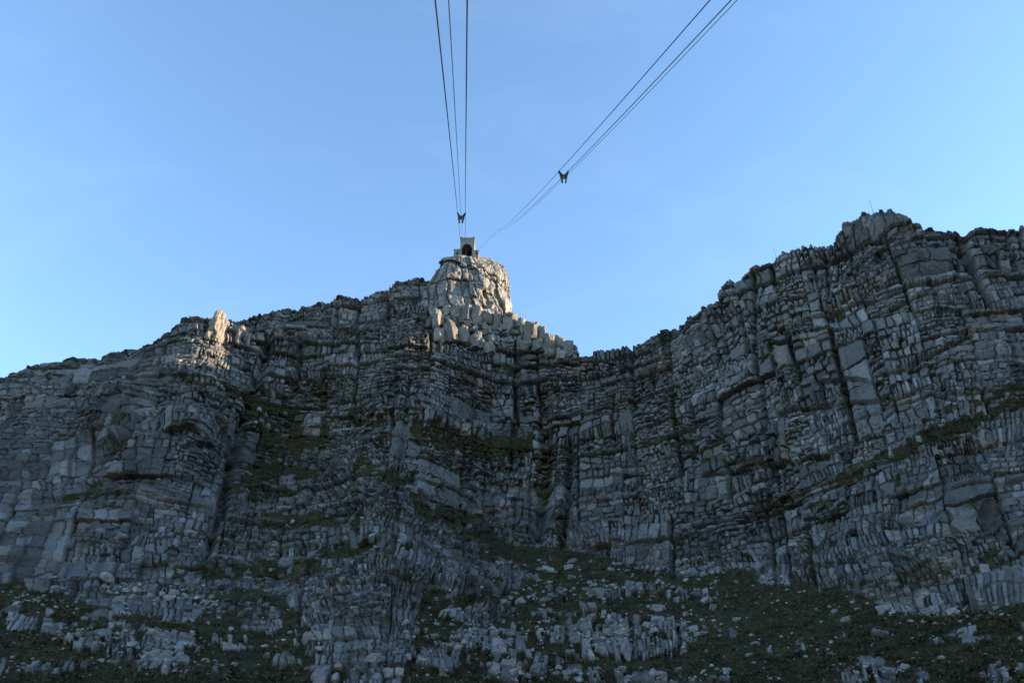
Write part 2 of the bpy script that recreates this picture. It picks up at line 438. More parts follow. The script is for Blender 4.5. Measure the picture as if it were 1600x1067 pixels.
# named features of the face: chimneys (polylines), caves and overhangs (ellipses)
def seg_dist(P):
    best = np.full_like(U, 1e9)
    for (a, b) in zip(P[:-1], P[1:]):
        ax, ay = a; bx, by = b
        L2 = (bx - ax) ** 2 + (by - ay) ** 2
        tt = np.clip(((U - ax) * (bx - ax) + (V - ay) * (by - ay)) / L2, 0, 1)
        best = np.minimum(best, np.hypot(U - ax - tt * (bx - ax), V - ay - tt * (by - ay)))
    return best
CHIM = [([(418, 530), (402, 600), (372, 700), (345, 800), (322, 862)], 7, 9), ([(850, 610), (852, 720), (842, 830)], 9, 6), ([(890, 690), (886, 780), (876, 850)], 6, 6),
        ([(640, 590), (634, 660), (622, 740)], 4, 3), ([(812, 560), (806, 640), (800, 720)], 4, 4), ([(1500, 370), (1512, 410), (1535, 450)], 5, 6), ([(1290, 400), (1294, 470), (1300, 500)], 4, 4),
        ([(1178, 430), (1180, 520), (1184, 590)], 3, 4), ([(228, 655), (205, 690), (160, 720)], 5, 4), ([(130, 758), (190, 745), (240, 752)], 4, 4), ([(620, 900), (606, 980), (600, 1060)], 4, 1.6),
        ([(640, 900), (648, 960), (640, 1010)], 4, 1.4), ([(468, 530), (462, 575), (452, 610)], 4, 4), ([(1085, 640), (1088, 720)], 4, 3), ([(960, 620), (962, 700)], 3, 3),
        ([(1210, 640), (1300, 630), (1400, 618), (1480, 600)], 3.5, 4), ([(1100, 745), (1200, 725), (1290, 712)], 3.5, 4), ([(1420, 565), (1480, 540), (1520, 522)], 4, 4),
        ([(1390, 480), (1450, 458)], 3, 3.5), ([(1450, 885), (1520, 862), (1600, 838)], 4, 4.5), ([(1250, 890), (1330, 885), (1440, 880)], 3, 3), ([(660, 920), (740, 922), (800, 915)], 4, 4),
        ([(430, 830), (380, 870)], 4, 4), ([(525, 470), (520, 520)], 5, 5), ([(610, 455), (604, 512)], 4, 4), ([(720, 830), (800, 800), (880, 806)], 3, 3)]
chim = np.zeros_like(U)
for Pl, w, dep in CHIM:
    d = seg_dist(Pl) + 2.5 * wob2
    g = np.exp(-(np.maximum(d, 0) / w) ** 2)
    chim = np.maximum(chim, g)
    disp -= dep * g
def recess(lst):
    global disp
    for (u, v, a, b, dep) in lst:
        q = ((U - u) / a) ** 2 + ((V - v) / b) ** 2
        disp -= dep * sstep(1.3, 0.7, q + 0.9 * wob2 + 0.5 * (hash01(kB, bB, 0, 120) - .5))
recess([(283, 676, 20, 6, 6), (310, 700, 24, 6, 4), (940, 848, 18, 6, 5), (1385, 378, 26, 5, 4), (1545, 800, 14, 22, 4), (1376, 405, 9, 10, 3), (1310, 592, 40, 7, 4), (205, 745, 60, 4, 3)])
disp += 7 * blobs([(185, 655, 50, 40, -20, 1), (300, 655, 45, 20, 10, .8), (1395, 352, 40, 16, 0, .5), (1290, 880, 40, 18, 0, .6), (1400, 850, 90, 40, -5, .8), (600, 830, 40, 60, 0, .7), (740, 900, 80, 25, 0, .5)])

pick_ = hash01(kB, bB, 0, 58)
soil = np.clip(talus * sstep(0.12, -0.12, OC * 1.1 - 0.15 - 0.95 * pick_ + 0.5 * wob2), 0, 1)
ledge = sstep(-0.12, 0.12, LG * 1.05 - 0.12 - 0.85 * pick_ + 0.35 * wob2 + 0.2 * wob)
soil_all = np.maximum(soil, ledge * 0.9)
rock_w = 1 - soil_all
near = np.clip((D - 60) / 290, 0.5, 1.0)
disp *= near
soil_relief = 0.8 * fbm(X / 9, Y / 9, Z / 9, 81, 3) + 0.45 * fbm(X / 1.8, Y / 1.8, Z / 1.8, 85, 2)
disp = disp * (rock_w * 0.97 + 0.03) + (soil_relief - 0.8) * soil_all + 0.25 * disp * ledge * (1 - soil)
# terrace profile: faces steepen, ledges lie back
# direction of displacement: outward from the face, mostly level
B = np.stack([X, Y, Z], -1)
def normals(B):
    dr = np.gradient(B, axis=0); dc = np.gradient(B, axis=1)
    n = np.cross(dc, dr)
    n /= np.linalg.norm(n, axis=-1, keepdims=True) + 1e-9
    return n
N0 = normals(B)
s = np.sign((N0 * -B).sum(-1).mean()); N0 *= s
NS = N0.copy()
for _ in range(6):                                    # broad facing of the slope, without local folds
    for ax_, w_ in ((0, 14), (1, 18)):
        c_ = np.cumsum(np.pad(NS, [(w_ + 1, w_) if k == ax_ else (0, 0) for k in range(3)], mode='edge'), axis=ax_)
        n_ = NS.shape[ax_]
        NS = (np.take(c_, np.arange(2 * w_ + 1, 2 * w_ + 1 + n_), ax_) - np.take(c_, np.arange(0, n_), ax_)) / (2 * w_ + 1)
NS[..., 2] *= 0.35 + 0.4 * talus
ND = NS / np.linalg.norm(NS, axis=-1, keepdims=True) * 0.75
ND[..., 1] -= 0.25
ND /= np.linalg.norm(ND, axis=-1, keepdims=True)
outside = sstep(R(44), R(40), np.abs(PH))
G = B + ND * (disp * (0.25 + 0.75 * outside))[..., None]
# crenellated rim: whole blocks stand up or are missing along the edge
rim = sstep(0.95, 1.0, t)[:, None] * np.ones_like(U)
crag = np.interp(U[-1], [0, 200, 600, 700, 900, 1000, 1040, 1100, 1600], [0.8, 0.9, 1.6, 1.8, 0.9, 1.4, 2.6, 3.2, 3.2])[None]
G[..., 2] += rim * crag * ((hash01(jA, 3, 0, 91) - 0.5) * 1.1 + (hash01(np.floor(Sx / 5.5).astype(np.int64), 5, 0, 92) - 0.45) * 0.8 + (hash01(np.floor(Sx / 2.1).astype(np.int64), 6, 0, 93) - 0.5) * 0.55)

# plateau behind the rim, its unseen right side raised to shade the cliff
kb = (np.arange(1, NB + 1) / NB) ** 1.8
back = np.empty((NB, NC, 3))
tan_sky = np.tan(e_sky)
rise = np.interp(phi, [R(-80), R(-35), R(-12), R(-4), R(6), R(14), R(22), R(34), R(50), R(80)], [-.5, -.45, -.05, -.05, -.3, .03, .19, .28, .30, .25])
for i, k in enumerate(kb):
    dr_ = 190 * k
    zz = G[-1, :, 2] + rise * dr_ - 0.0006 * dr_ ** 2 * (rise < 0.05) + (1 - k) * 0.8 * fbm(G[-1, :, 0] / 6, G[-1, :, 1] / 6 + dr_ / 6, phi * 0, 95, 2) - 0.6
    back[i, :, 0] = G[-1, :, 0] + dr_ * np.sin(phi)
    back[i, :, 1] = G[-1, :, 1] + dr_ * np.cos(phi)
    back[i, :, 2] = zz
ALL = np.concatenate([G, back], 0)
NT = NR + NB
NN = normals(ALL) * s

# ------------------------------------------------------------------ colour of the rock itself
def pad(a, fill):
    return np.concatenate([a, np.broadcast_to(np.asarray(fill, float), (NB,) + a.shape[1:]).copy()], 0)
grey = 0.094 + 0.115 * hash01(kB, bB, 0, 101) ** 2.2 + 0.05 * (hash01(bA, jA, 0, 102) - 0.5)
patch = fbm(X / 17, Y / 17, Z / 26, 103, 3)
grey = grey * (1 + 0.30 * patch)
grey *= 1 - 0.30 * smooth_left
streak = sstep(0.12, 0.55, fbm(Sx / 2.6, Z / 34, X * 0, 105, 3))            # water stains run down the face
grey *= 1 - 0.62 * streak * sstep(-0.2, 0.3, fbm(X / 35, Y / 35, Z / 35, 107, 2))
tint = np.stack([grey * 1.03, grey * 1.0, grey * 0.99], -1)
iron = sstep(0.08, 0.5, fbm(X / 12, Y / 12, Z / 9, 109, 3)) * (0.7 + 0.3 * hash01(kB, bB, 0, 110))
ironc = np.array([1.22, 0.84, 0.58])
tint *= 1 + (ironc - 1) * iron[..., None] * 0.45
bleach = talus * 0.35
tint *= (1 + bleach[..., None] * np.array([0.75, 0.70, 0.68]))
# plants: dark green growth on soil, ledges, shelves, cracks; crack shade painted in too
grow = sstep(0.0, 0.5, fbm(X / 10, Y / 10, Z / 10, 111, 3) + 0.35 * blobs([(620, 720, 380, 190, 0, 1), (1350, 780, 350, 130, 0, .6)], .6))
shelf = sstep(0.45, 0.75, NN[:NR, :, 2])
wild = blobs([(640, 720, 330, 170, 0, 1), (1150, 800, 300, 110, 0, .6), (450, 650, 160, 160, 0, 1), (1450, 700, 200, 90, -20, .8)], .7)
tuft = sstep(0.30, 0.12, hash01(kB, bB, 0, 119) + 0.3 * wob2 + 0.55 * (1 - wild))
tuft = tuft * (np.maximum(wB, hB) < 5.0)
moss_shade = np.clip(0.9 * tuft + np.maximum(crackA, 0.8 * chim * sstep(-.3, .3, wob2)) * 1.2 * sstep(-0.4, 0.2, wob) + 1.25 * crackB * (0.6 + 0.4 * grow) + 0.9 * crackAb * (0.4 + .6 * grow) + 0.7 * under * grow + 0.9 * shelf * grow, 0, 1)
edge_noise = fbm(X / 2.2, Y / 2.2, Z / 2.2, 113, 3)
veg_shade = np.clip(np.maximum(sstep(0.42, 0.62, soil_all + 0.35 * edge_noise), moss_shade * 0.85), 0, 1)
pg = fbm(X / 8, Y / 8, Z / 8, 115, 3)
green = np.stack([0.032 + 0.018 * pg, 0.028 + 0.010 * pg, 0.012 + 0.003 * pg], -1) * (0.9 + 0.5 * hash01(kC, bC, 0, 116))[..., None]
tint = tint * (1 - veg_shade[..., None]) + green * veg_shade[..., None]
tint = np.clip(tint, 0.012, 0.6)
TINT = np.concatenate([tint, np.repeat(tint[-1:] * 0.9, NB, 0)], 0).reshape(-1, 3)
VERT = ALL.reshape(-1, 3)

# ------------------------------------------------------------------ faces, sorted into hillside, cliff and single blocks
ii, jj = np.meshgrid(np.arange(NT - 1), np.arange(NC - 1), indexing='ij')
a = (ii * NC + jj)
quads = np.stack([a, a + 1, a + NC + 1, a + NC], -1)
cell_is_soil = np.zeros((NT - 1, NC - 1), bool)
cell_is_soil[:NR - 1] = (soil[:NR - 1, :-1] > 0.5)
ids = kB * 100000 + bB
cell_id = np.full((NT - 1, NC - 1), -1, np.int64)
inview = (np.abs(PH[:NR - 1, :-1]) < R(38)) & (soil_all[:NR - 1, :-1] < 0.3) & (U[:NR - 1, :-1] > 0) & (U[:NR - 1, :-1] < 1600) & (V[:NR - 1, :-1] < 1060)
cell_id[:NR - 1] = np.where(inview, ids[:NR - 1, :-1], -1)
uq, inv, cnt = np.unique(cell_id.ravel(), return_inverse=True, return_counts=True)
area = np.zeros((NT - 1, NC - 1))
area[:NR - 1] = np.abs((U[:-1, 1:] - U[:-1, :-1]) * (V[1:, :-1] - V[:-1, :-1]))
proj = np.bincount(inv.ravel(), area.ravel())
proj[uq < 0] = 0
top = np.argsort(-proj)[:300]
sel_of = np.full(len(uq), -1); sel_of[top] = np.arange(len(top))
which = sel_of[inv.ravel()].reshape(NT - 1, NC - 1)
flat_q = quads.reshape(-1, 4)

def sub_mesh(name, mask, solid=0.0):
    q = flat_q[mask.ravel()] if mask.dtype == bool else flat_q[mask]
    vid, iv = np.unique(q.ravel(), return_inverse=True)
    q2 = iv.reshape(-1, 4)
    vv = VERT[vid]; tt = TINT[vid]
    if solid:
        n = len(vv)
        inner = vv - NN.reshape(-1, 3)[vid].mean(0) * solid
        e = np.concatenate([q2[:, [0, 1]], q2[:, [1, 2]], q2[:, [2, 3]], q2[:, [3, 0]]])
        key = np.sort(e, 1); _, first, c = np.unique(key, axis=0, return_index=True, return_counts=True)
        be = e[first[c == 1]]
        sides = np.stack([be[:, 1], be[:, 0], be[:, 0] + n, be[:, 1] + n], 1)
        q2 = np.concatenate([q2, sides, q2[:, ::-1] + n])
        vv = np.concatenate([vv, inner]); tt = np.concatenate([tt, tt])
    return make_mesh(name, vv, quads=q2, attrs={'tint': tt})

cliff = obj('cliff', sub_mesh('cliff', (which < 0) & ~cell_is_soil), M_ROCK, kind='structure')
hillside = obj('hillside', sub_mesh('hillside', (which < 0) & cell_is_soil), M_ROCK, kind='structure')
wf = which.ravel()
ordr = np.argsort(wf, kind='stable')
ws = wf[ordr]
for k in range(len(top)):
    a0, a1 = np.searchsorted(ws, [k, k + 1])
    if a1 - a0 > 6:
        obj('rock_block', sub_mesh('rock_block', ordr[a0:a1], solid=1.2), M_ROCK, cliff)

# the slope goes on below and behind the viewer, down to the plain
def lower_slope():
    xs = np.concatenate([[-30000, -8000, -2500], np.linspace(-900, 900, 61), [2500, 8000, 30000]])
    ys = np.concatenate([[-30000, -9000, -3000, -1600], np.linspace(-1000, 210, 50)])
    gx, gy = np.meshgrid(xs, ys)
    gz = np.maximum(-46 + 0.36 * gy, -330 + 0 * gy) - 0.0
    gz = np.where(gy > 0, -46 + 0.36 * np.minimum(gy, 210), gz)
    gz += 2.0 * fbm(gx / 40, gy / 40, gx * 0, 201, 3)
    n, m = gx.shape
    i, j = np.meshgrid(np.arange(n - 1), np.arange(m - 1), indexing='ij')
    a = (i * m + j).ravel()
    q = np.stack([a, a + 1, a + m + 1, a + m], -1)
    return make_mesh('lower_slope', np.stack([gx, gy, gz], -1).reshape(-1, 3), quads=q)
obj('lower_slope', lower_slope(), M_GROUND, kind='structure')

# lookup: picture position -> point of the built surface
PU, PV, PD = to_pix(G[..., 0], G[..., 1], G[..., 2])
LB = {}
lut = np.full((540, 810), -1, np.int64)
iu = np.clip((PU / 2).astype(int), -1, 809); iv_ = np.clip((PV / 2).astype(int), -1, 539)
ok = (iu >= 0) & (iv_ >= 0) & (PU < 1620) & (PV < 1078)
o_ = np.argsort(-PD[ok])
lut[iv_[ok][o_], iu[ok][o_]] = np.arange(G.shape[0] * G.shape[1]).reshape(NR, NC)[ok][o_]
GF = G.reshape(-1, 3)
def surf(u, v):
    a, b = int(v / 2), int(u / 2)
    for rad in range(0, 6):
        for da in range(-rad, rad + 1):
            for db in range(-rad, rad + 1):
                y, x = a + da, b + db
                if 0 <= y < 540 and 0 <= x < 810 and lut[y, x] >= 0:
                    return lut[y, x]
    return -1

# ------------------------------------------------------------------ single rocks
def cube_grid(n):
    """unit cube surface as an n x n grid per side, welded"""
    vs, qs, idx = [], [], {}
    def vid(p):
        k = tuple(np.round(p, 5))
        if k not in idx:
            idx[k] = len(vs); vs.append(p)
        return idx[k]
    for ax in range(3):
        for sgn in (-1, 1):
            b, c = (ax + 1) % 3, (ax + 2) % 3
            for i in range(n):
                for j in range(n):
                    quad = []
                    for (di, dj) in ((0, 0), (1, 0), (1, 1), (0, 1)):
                        p = np.zeros(3); p[ax] = sgn; p[b] = -1 + 2 * (i + di) / n; p[c] = -1 + 2 * (j + dj) / n
                        quad.append(vid(p))
                    qs.append(quad if sgn > 0 else quad[::-1])
    return np.array(vs), np.array(qs)
CUBES = {n: cube_grid(n) for n in (3, 6, 10, 14)}

def rock_shape(sx, sy, sz, seed, n=6, rough=0.16, rnd=0.35, tilt=0.12, planes=7, hmin=0.78):
    v, q = CUBES[n]
    r = np.random.default_rng(seed)
    nrm = np.linalg.norm(v, axis=1, keepdims=True)
    p = v * (1 - rnd) + v / nrm * 1.25 * rnd
    # planes shear corners off
    for k in range(planes):
        d = r.normal(size=3); d /= np.linalg.norm(d)
        h = r.uniform(hmin, hmin + 0.32)
        over = p @ d - h
        p = p - np.maximum(over, 0)[:, None] * d
    off = r.uniform(0, 100, 3)
    f = fbm(p[:, 0] * 1.6 + off[0], p[:, 1] * 1.6 + off[1], p[:, 2] * 1.6 + off[2], seed, 3)
    p = p * (1 + rough * f)[:, None]
    p[:, 0] += tilt * r.uniform(-1, 1) * p[:, 2]; p[:, 1] += tilt * r.uniform(-1, 1) * p[:, 2]
    return p * np.array([sx, sy, sz]), q

def rock_tint(p, seed, g=0.36, warm=0.10):
    f = fbm(p[:, 0] / 1.6 + seed, p[:, 1] / 1.6, p[:, 2] / 2.4, seed, 3)
    gg = g * (1 + 0.35 * f)
    return np.clip(np.stack([gg * (1 + warm), gg, gg * (1 - warm)], -1), 0.02, 0.6)

def rock_obj(name, u0, u1, v0, v1, Yp, seed, parent, n=10, depth=1.0, g=0.38, warm=0.08, turn=28, **kw):
    p0 = on_plane(u0, v1, Yp); p1 = on_plane(u1, v0, Yp)
    sx = abs(p1[0] - p0[0]) / 2; sz = abs(p1[2] - p0[2]) / 2
    p, q = rock_shape(sx, max(sx, 0.8) * depth, sz, seed, n, **kw)
    c = np.array([(p0[0] + p1[0]) / 2, Yp + sx * depth * 0.6, (p0[2] + p1[2]) / 2])
    o = obj(name, make_mesh(name, p, quads=q, attrs={'tint': rock_tint(p, seed, g, warm)}), M_ROCK, parent)
    o.location = c
    o.rotation_euler = (0, 0, -R(turn) * (0.7 + 0.6 * hash01(seed, 3, 0, 9)))
    return o

# the bright tower of rock that carries the station
def tower():
    nth, nz = 460, 190
    Yf = 396.0
    prof = np.array([(401, 700, 772), (404, 695, 778), (410, 689, 786), (420, 682, 792), (436, 674, 795), (460, 664, 797), (480, 657, 800), (500, 652, 804), (530, 640, 812)], float)
    zt = np.array([on_plane(728, v, Yf + 6)[2] for v in prof[:, 0]])
    xl = np.array([on_plane(u, v, Yf + 2)[0] for v, u in prof[:, :2]]); xr = np.array([on_plane(u, v, Yf + 20)[0] for v, u in prof[:, [0, 2]]])
    plan = np.array([(-1, 4), (-.4, 1.5), (.12, 2.5), (.36, 3.5), (.55, 12), (1, 27), (.95, 38), (0, 44), (-.9, 36), (-1, 2)], float)
    seg = np.hypot(np.diff(plan[:, 0]) * 26, np.diff(plan[:, 1])); cum = np.concatenate([[0], np.cumsum(seg)])
    vis = cum[6]                                         # most samples on the seen sides
    sp_ = np.concatenate([np.linspace(0, vis, 400, endpoint=False), np.linspace(vis, cum[-1], 60, endpoint=False)])
    pa, pb_ = np.interp(sp_, cum, plan[:, 0]), np.interp(sp_, cum, plan[:, 1])
    tx_, ty_ = np.gradient(pa * 26), np.gradient(pb_)
    ox, oy = ty_, -tx_
    for _ in range(3):
        ox = (np.roll(ox, 3) + ox + np.roll(ox, -3)) / 3; oy = (np.roll(oy, 3) + oy + np.roll(oy, -3)) / 3
    ln = np.hypot(ox, oy); ox, oy = ox / ln, oy / ln
    tz = np.linspace(0, 1, nz)
    A_, TZ = np.meshgrid(pa, tz); Bd = np.meshgrid(pb_, tz)[0]
    z = zt[-1] + (zt[0] - zt[-1]) * TZ
    L = np.interp(-z, -zt, xl); Rr = np.interp(-z, -zt, xr)
    x = (L + Rr) / 2 + (Rr - L) / 2 * A_
    y = Yf + Bd + 3.5 * TZ ** 2 * sstep(22, 10, Bd)
    z = z + 0.62 * (np.clip(Bd, 0, 30) - 5) * sstep(0.1, 0.75, TZ)
    P = np.stack([x, y, z], -1)
    out = np.stack([np.meshgrid(ox, tz)[0], np.meshgrid(oy, tz)[0], 0 * z], -1)
    sw = np.meshgrid(sp_, tz)[0] - 45
    s_ = out[..., 1]
    zb = z + 1.5 * fbm(x / 14, y / 14, z / 14, 401, 2) + 0.05 * x
    i1, l1, h1, w1 = cut(series(150, 420, 3, 14, 402), zb + 3.0 * fbm(x / 8, y / 8, z / 8, 430, 2))
    i2, l2, h2, w2 = cut(series(-120, 160, 3, 11, 403), sw + 1.6 * fbm(x / 9, y / 9, z / 9, 404, 2) + 0.3 * z - 80)
    hh = hash01(i1, i2, 0, 405)
    d = 2.8 * (hh - 0.5) + 2.2 * (l2 / w2 - 0.5) * (hash01(i1, i2, 0, 406) - 0.5) + 1.2 * (l1 / w1 - .5) * (hash01(i1, i2, 0, 407) - .6)
    ed = np.minimum(np.minimum(l1, h1), np.minimum(l2, h2))
    d -= 1.5 * np.exp(-(ed / 0.4) ** 2) * hash01(i1, i2, 0, 408)
    d += 3.6 * fbm(x / 13, y / 16, z / 22, 410, 2) + 2.0 * fbm(x / 4.5, y / 4.5, z / 6, 412, 3) + 0.6 * fbm(x / 1.3, y / 1.3, z / 1.3, 413, 2)
    uu, vv, _ = to_pix(x, y, z)
    front = (s_ < 0)
    d = d - 3.5 * front * sstep(1.3, 0.8, np.abs((uu - 758) / 8) ** 3 + np.abs((vv - 466) / 15) ** 3 + .8 * fbm(x / 3, y / 3, z / 3, 431, 2))      # niche in the front
    P = P + out * d[..., None]
    g = 0.21 * (1 + 0.5 * fbm(x / 6, y / 6, z / 10, 415, 3)) * (0.85 + 0.3 * hh)
    ir = sstep(0.1, 0.6, fbm(x / 7, y / 7, z / 5, 417, 3))
    tn = np.stack([g * (1.01 + .12 * ir), g, g * (0.98 - .2 * ir)], -1)
    st_ = sstep(0.0, 0.5, fbm(sw / 2.2, z / 22, x * 0, 433, 3)); tn = tn * (1 - 0.5 * st_[..., None]) * (1 - .45 * np.exp(-(ed / .35) ** 2))[..., None] * np.ones(3)
    verts = P.reshape(-1, 3); tn = tn.reshape(-1, 3)
    i, j = np.meshgrid(np.arange(nz - 1), np.arange(nth), indexing='ij')
    a = i * nth + j; b = i * nth + (j + 1) % nth
    q = np.stack([a, b, b + nth, a + nth], -1).reshape(-1, 4)
    # uneven top: rings drawn in to the middle
    topv, topq, base, prev = [], [], len(verts), (nz - 1) * nth
    mid = P[-1].mean(0)
    for k, f_ in enumerate((0.8, 0.55, 0.3, 0.05)):
        ring = mid + (P[-1] - mid) * f_
        ring[:, 2] += 1.0 + 0.8 * fbm(ring[:, 0] / 3, ring[:, 1] / 3, ring[:, 2] * 0, 420, 2) + 0.5 * k
        topv.append(ring)
        a = prev + np.arange(nth); b = prev + (np.arange(nth) + 1) % nth
        c0 = base + k * nth + np.arange(nth); c1 = base + k * nth + (np.arange(nth) + 1) % nth
        topq.append(np.stack([a, b, c1, c0], -1)); prev = base + k * nth
    verts = np.concatenate([verts] + topv); tn = np.concatenate([tn] + [tn[-nth:]] * 4)
    q = np.concatenate([q] + topq)
    return make_mesh('rock_tower', verts, quads=q, attrs={'tint': tn})
tower_o = obj('rock_tower', tower(), M_ROCK, kind='structure')

# sunlit columns on the terrace under the tower (boxes measured on an enlargement)
TERR = [(540, 640, 235, 400), (640, 745, 280, 395), (740, 812, 280, 455), (815, 985, 300, 410), (840, 945, 345, 530), (955, 1048, 350, 535), (1055, 1172, 375, 550), (1168, 1250, 420, 600),
        (1245, 1325, 495, 655), (1330, 1432, 515, 660), (1428, 1505, 560, 700), (1500, 1550, 605, 700), (340, 435, 240, 335), (258, 338, 220, 310), (430, 525, 215, 355),
        (150, 232, 255, 425), (270, 395, 370, 545), (385, 512, 435, 600), (515, 625, 480, 610), (570, 665, 545, 630), (180, 272, 445, 555), (655, 755, 575, 660), (1135, 1235, 550, 640),
        (80, 150, 350, 420), (490, 530, 360, 470), (700, 760, 500, 560), (845, 960, 545, 610), (980, 1120, 545, 640), (1240, 1330, 650, 700), (620, 700, 430, 500)]
for k, (x0, x1, y0, y1) in enumerate(TERR):
    u0, u1 = 650 + x0 / 6.154, 650 + x1 / 6.154; v0, v1 = 440 + y0 / 6.154, 440 + y1 / 6.154
    gi = surf((u0 + u1) / 2, v1 + 1); Yp = GF[gi][1] - 1.0 + rng.uniform(-1.5, 2.5)
    rock_obj('rock_column', u0 + 0.4, u1 - 0.2, v0 + 1, v1 + 2.5, Yp, 500 + k, cliff, n=14, depth=rng.uniform(.7, 1.2), g=rng.uniform(.13, .22), warm=0.1, turn=rng.uniform(12, 45), rough=0.24, rnd=0.14, tilt=0.12, planes=8, hmin=0.98)
for k in range(64):
    uu = rng.uniform(668, 900); vv = np.interp(uu, [668, 740, 800, 850, 900], [478, 500, 515, 535, 556]) + rng.uniform(-6, 34) * np.interp(uu, [668, 900], [1, .25])
    a_ = rng.uniform(2.0, 5.5); b_ = a_ * rng.uniform(.7, 1.5)
    gi = surf(uu, vv)
    rock_obj('rock_block', uu - a_, uu + a_, vv - b_, vv + b_, GF[gi][1] - .5, 560 + 100 * k, cliff, n=6, depth=1, g=rng.uniform(.15, .25), warm=.07, turn=rng.uniform(-20, 50), rough=.25, rnd=.2, tilt=.2)
# two bright pinnacles on the left ridge
PIN = [(415, 540, 185, 380), (510, 620, 235, 450), (345, 460, 330, 460), (395, 525, 325, 570), (475, 625, 330, 610), (295, 405, 485, 650), (250, 345, 595, 725), (375, 545, 590, 775),
       (840, 935, 555, 795), (935, 1005, 520, 670), (995, 1065, 605, 770), (1055, 1115, 645, 855), (1255, 1350, 645, 745), (855, 1000, 505, 610), (1120, 1200, 670, 730)]
for k, (x0, x1, y0, y1) in enumerate(PIN):
    u0, u1 = 300 + x0 / 12.3, 300 + x1 / 12.3; v0, v1 = 470 + y0 / 12.3, 470 + y1 / 12.3
    um, hw_ = (u0 + u1) / 2, (u1 - u0) * .72; u0, u1 = um - hw_, um + hw_; gi = surf(um, v1); Yp = GF[gi][1] - 2.0
    rock_obj('rock_column', u0, u1, v0, v1 + 1, Yp, 600 + k, cliff, n=10, depth=0.9, g=0.20, warm=0.16, turn=38, rough=0.28, rnd=0.35, tilt=0.16, planes=4, hmin=.95)

# ------------------------------------------------------------------ cable station
def box_v(x0, x1, y0, y1, z0, z1):
    v = np.array([(x, y, z) for z in (z0, z1) for y in (y0, y1) for x in (x0, x1)], float)
    q = np.array([(0, 2, 3, 1), (4, 5, 7, 6), (0, 1, 5, 4), (2, 6, 7, 3), (0, 4, 6, 2), (1, 3, 7, 5)])
    return v, q
class MB:
    def __init__(s): s.v, s.q, s.n = [], [], 0
    def add(s, v, q):
        s.v.append(np.asarray(v, float)); s.q.append(np.asarray(q) + s.n); s.n += len(v); return s
    def box(s, *a): return s.add(*box_v(*a))
    def tube(s, p0, p1, r, n=8, r1=None):
        p0, p1 = np.asarray(p0, float), np.asarray(p1, float)
        d = p1 - p0; d /= np.linalg.norm(d)
        a = np.cross(d, [0, 0, 1] if abs(d[2]) < .9 else [1, 0, 0]); a /= np.linalg.norm(a); b = np.cross(d, a)
        th = np.linspace(0, 2 * np.pi, n, endpoint=False)
        ring = np.cos(th)[:, None] * a + np.sin(th)[:, None] * b
        r1 = r if r1 is None else r1
        v = np.concatenate([p0 + ring * r, p1 + ring * r1, [p0], [p1]])
        k = np.arange(n); kn = (k + 1) % n
        q = np.concatenate([np.stack([k, kn, kn + n, k + n], -1), np.stack([kn, k, np.full(n, 2 * n), np.full(n, 2 * n)], -1)[:, [0, 1, 2, 2]], np.stack([k + n, kn + n, np.full(n, 2 * n + 1), np.full(n, 2 * n + 1)], -1)])
        # caps as triangles
        s.v.append(v); s.q.append(q[:n] + s.n)
        s.t = getattr(s, 't', []) + [np.stack([kn, k, np.full(n, 2 * n)], -1) + s.n, np.stack([k + n, kn + n, np.full(n, 2 * n + 1)], -1) + s.n]
        s.n += len(v); return s
    def build(s, name, mat, parent=None, smooth=False, off=(0, 0, 0), **kw):
        v = np.concatenate(s.v) - np.asarray(off)
        q = np.concatenate(s.q)
        tr = np.concatenate(s.t) if hasattr(s, 't') else None
        return obj(name, make_mesh(name, v, quads=q, tris=tr, smooth=smooth), mat, parent, **kw)

YS = 404.0
def SX(u): return float(on_plane(u, 388, YS)[0])
def SZ(v): return float(on_plane(728, v, YS)[2])
st0 = np.array([SX(730), YS, SZ(402)])
station = empty('cable_station', st0, label='stone cable car station with dark arched dock on top of the rock tower', category='station')
x0, x1 = SX(719.3), SX(741.2)
zt, zb_ = SZ(372.5), SZ(404)
ax0, ax1 = SX(721.4), SX(737.6)
az_sp, az_b = SZ(387), SZ(404)
def facade(yf, yb):
    """tower wall with a round-headed opening cut right through"""
    n = 20
    cx, rad = (ax0 + ax1) / 2, (ax1 - ax0) / 2
    th = np.linspace(math.pi, 0, n)
    arch = [(ax0, az_b)] + [(cx + rad * math.cos(a), az_sp + (SZ(381.2) - az_sp) * math.sin(a)) for a in th] + [(ax1, az_b)]
    outer = [(x0, az_b)] + [(x0 + (x1 - x0) * (k / (n - 1)), zt) for k in range(n)] + [(x1, az_b)]
    m = len(arch)
    v = [(x, yf, z) for x, z in arch] + [(x, yf, z) for x, z in outer] + [(x, yb, z) for x, z in arch] + [(x, yb, z) for x, z in outer]
    q = []
    for k in range(m - 1):
        q.append((k, k + 1, m + k + 1, m + k)); q.append((2 * m + k, 3 * m + k, 3 * m + k + 1, 2 * m + k + 1))
        q.append((k, 2 * m + k, 2 * m + k + 1, k + 1)); q.append((m + k, m + k + 1, 3 * m + k + 1, 3 * m + k))
    return np.array(v), np.array(q)
MB().add(*facade(YS, YS + 9)).build('tower_wall', M_STONE, station, off=st0)
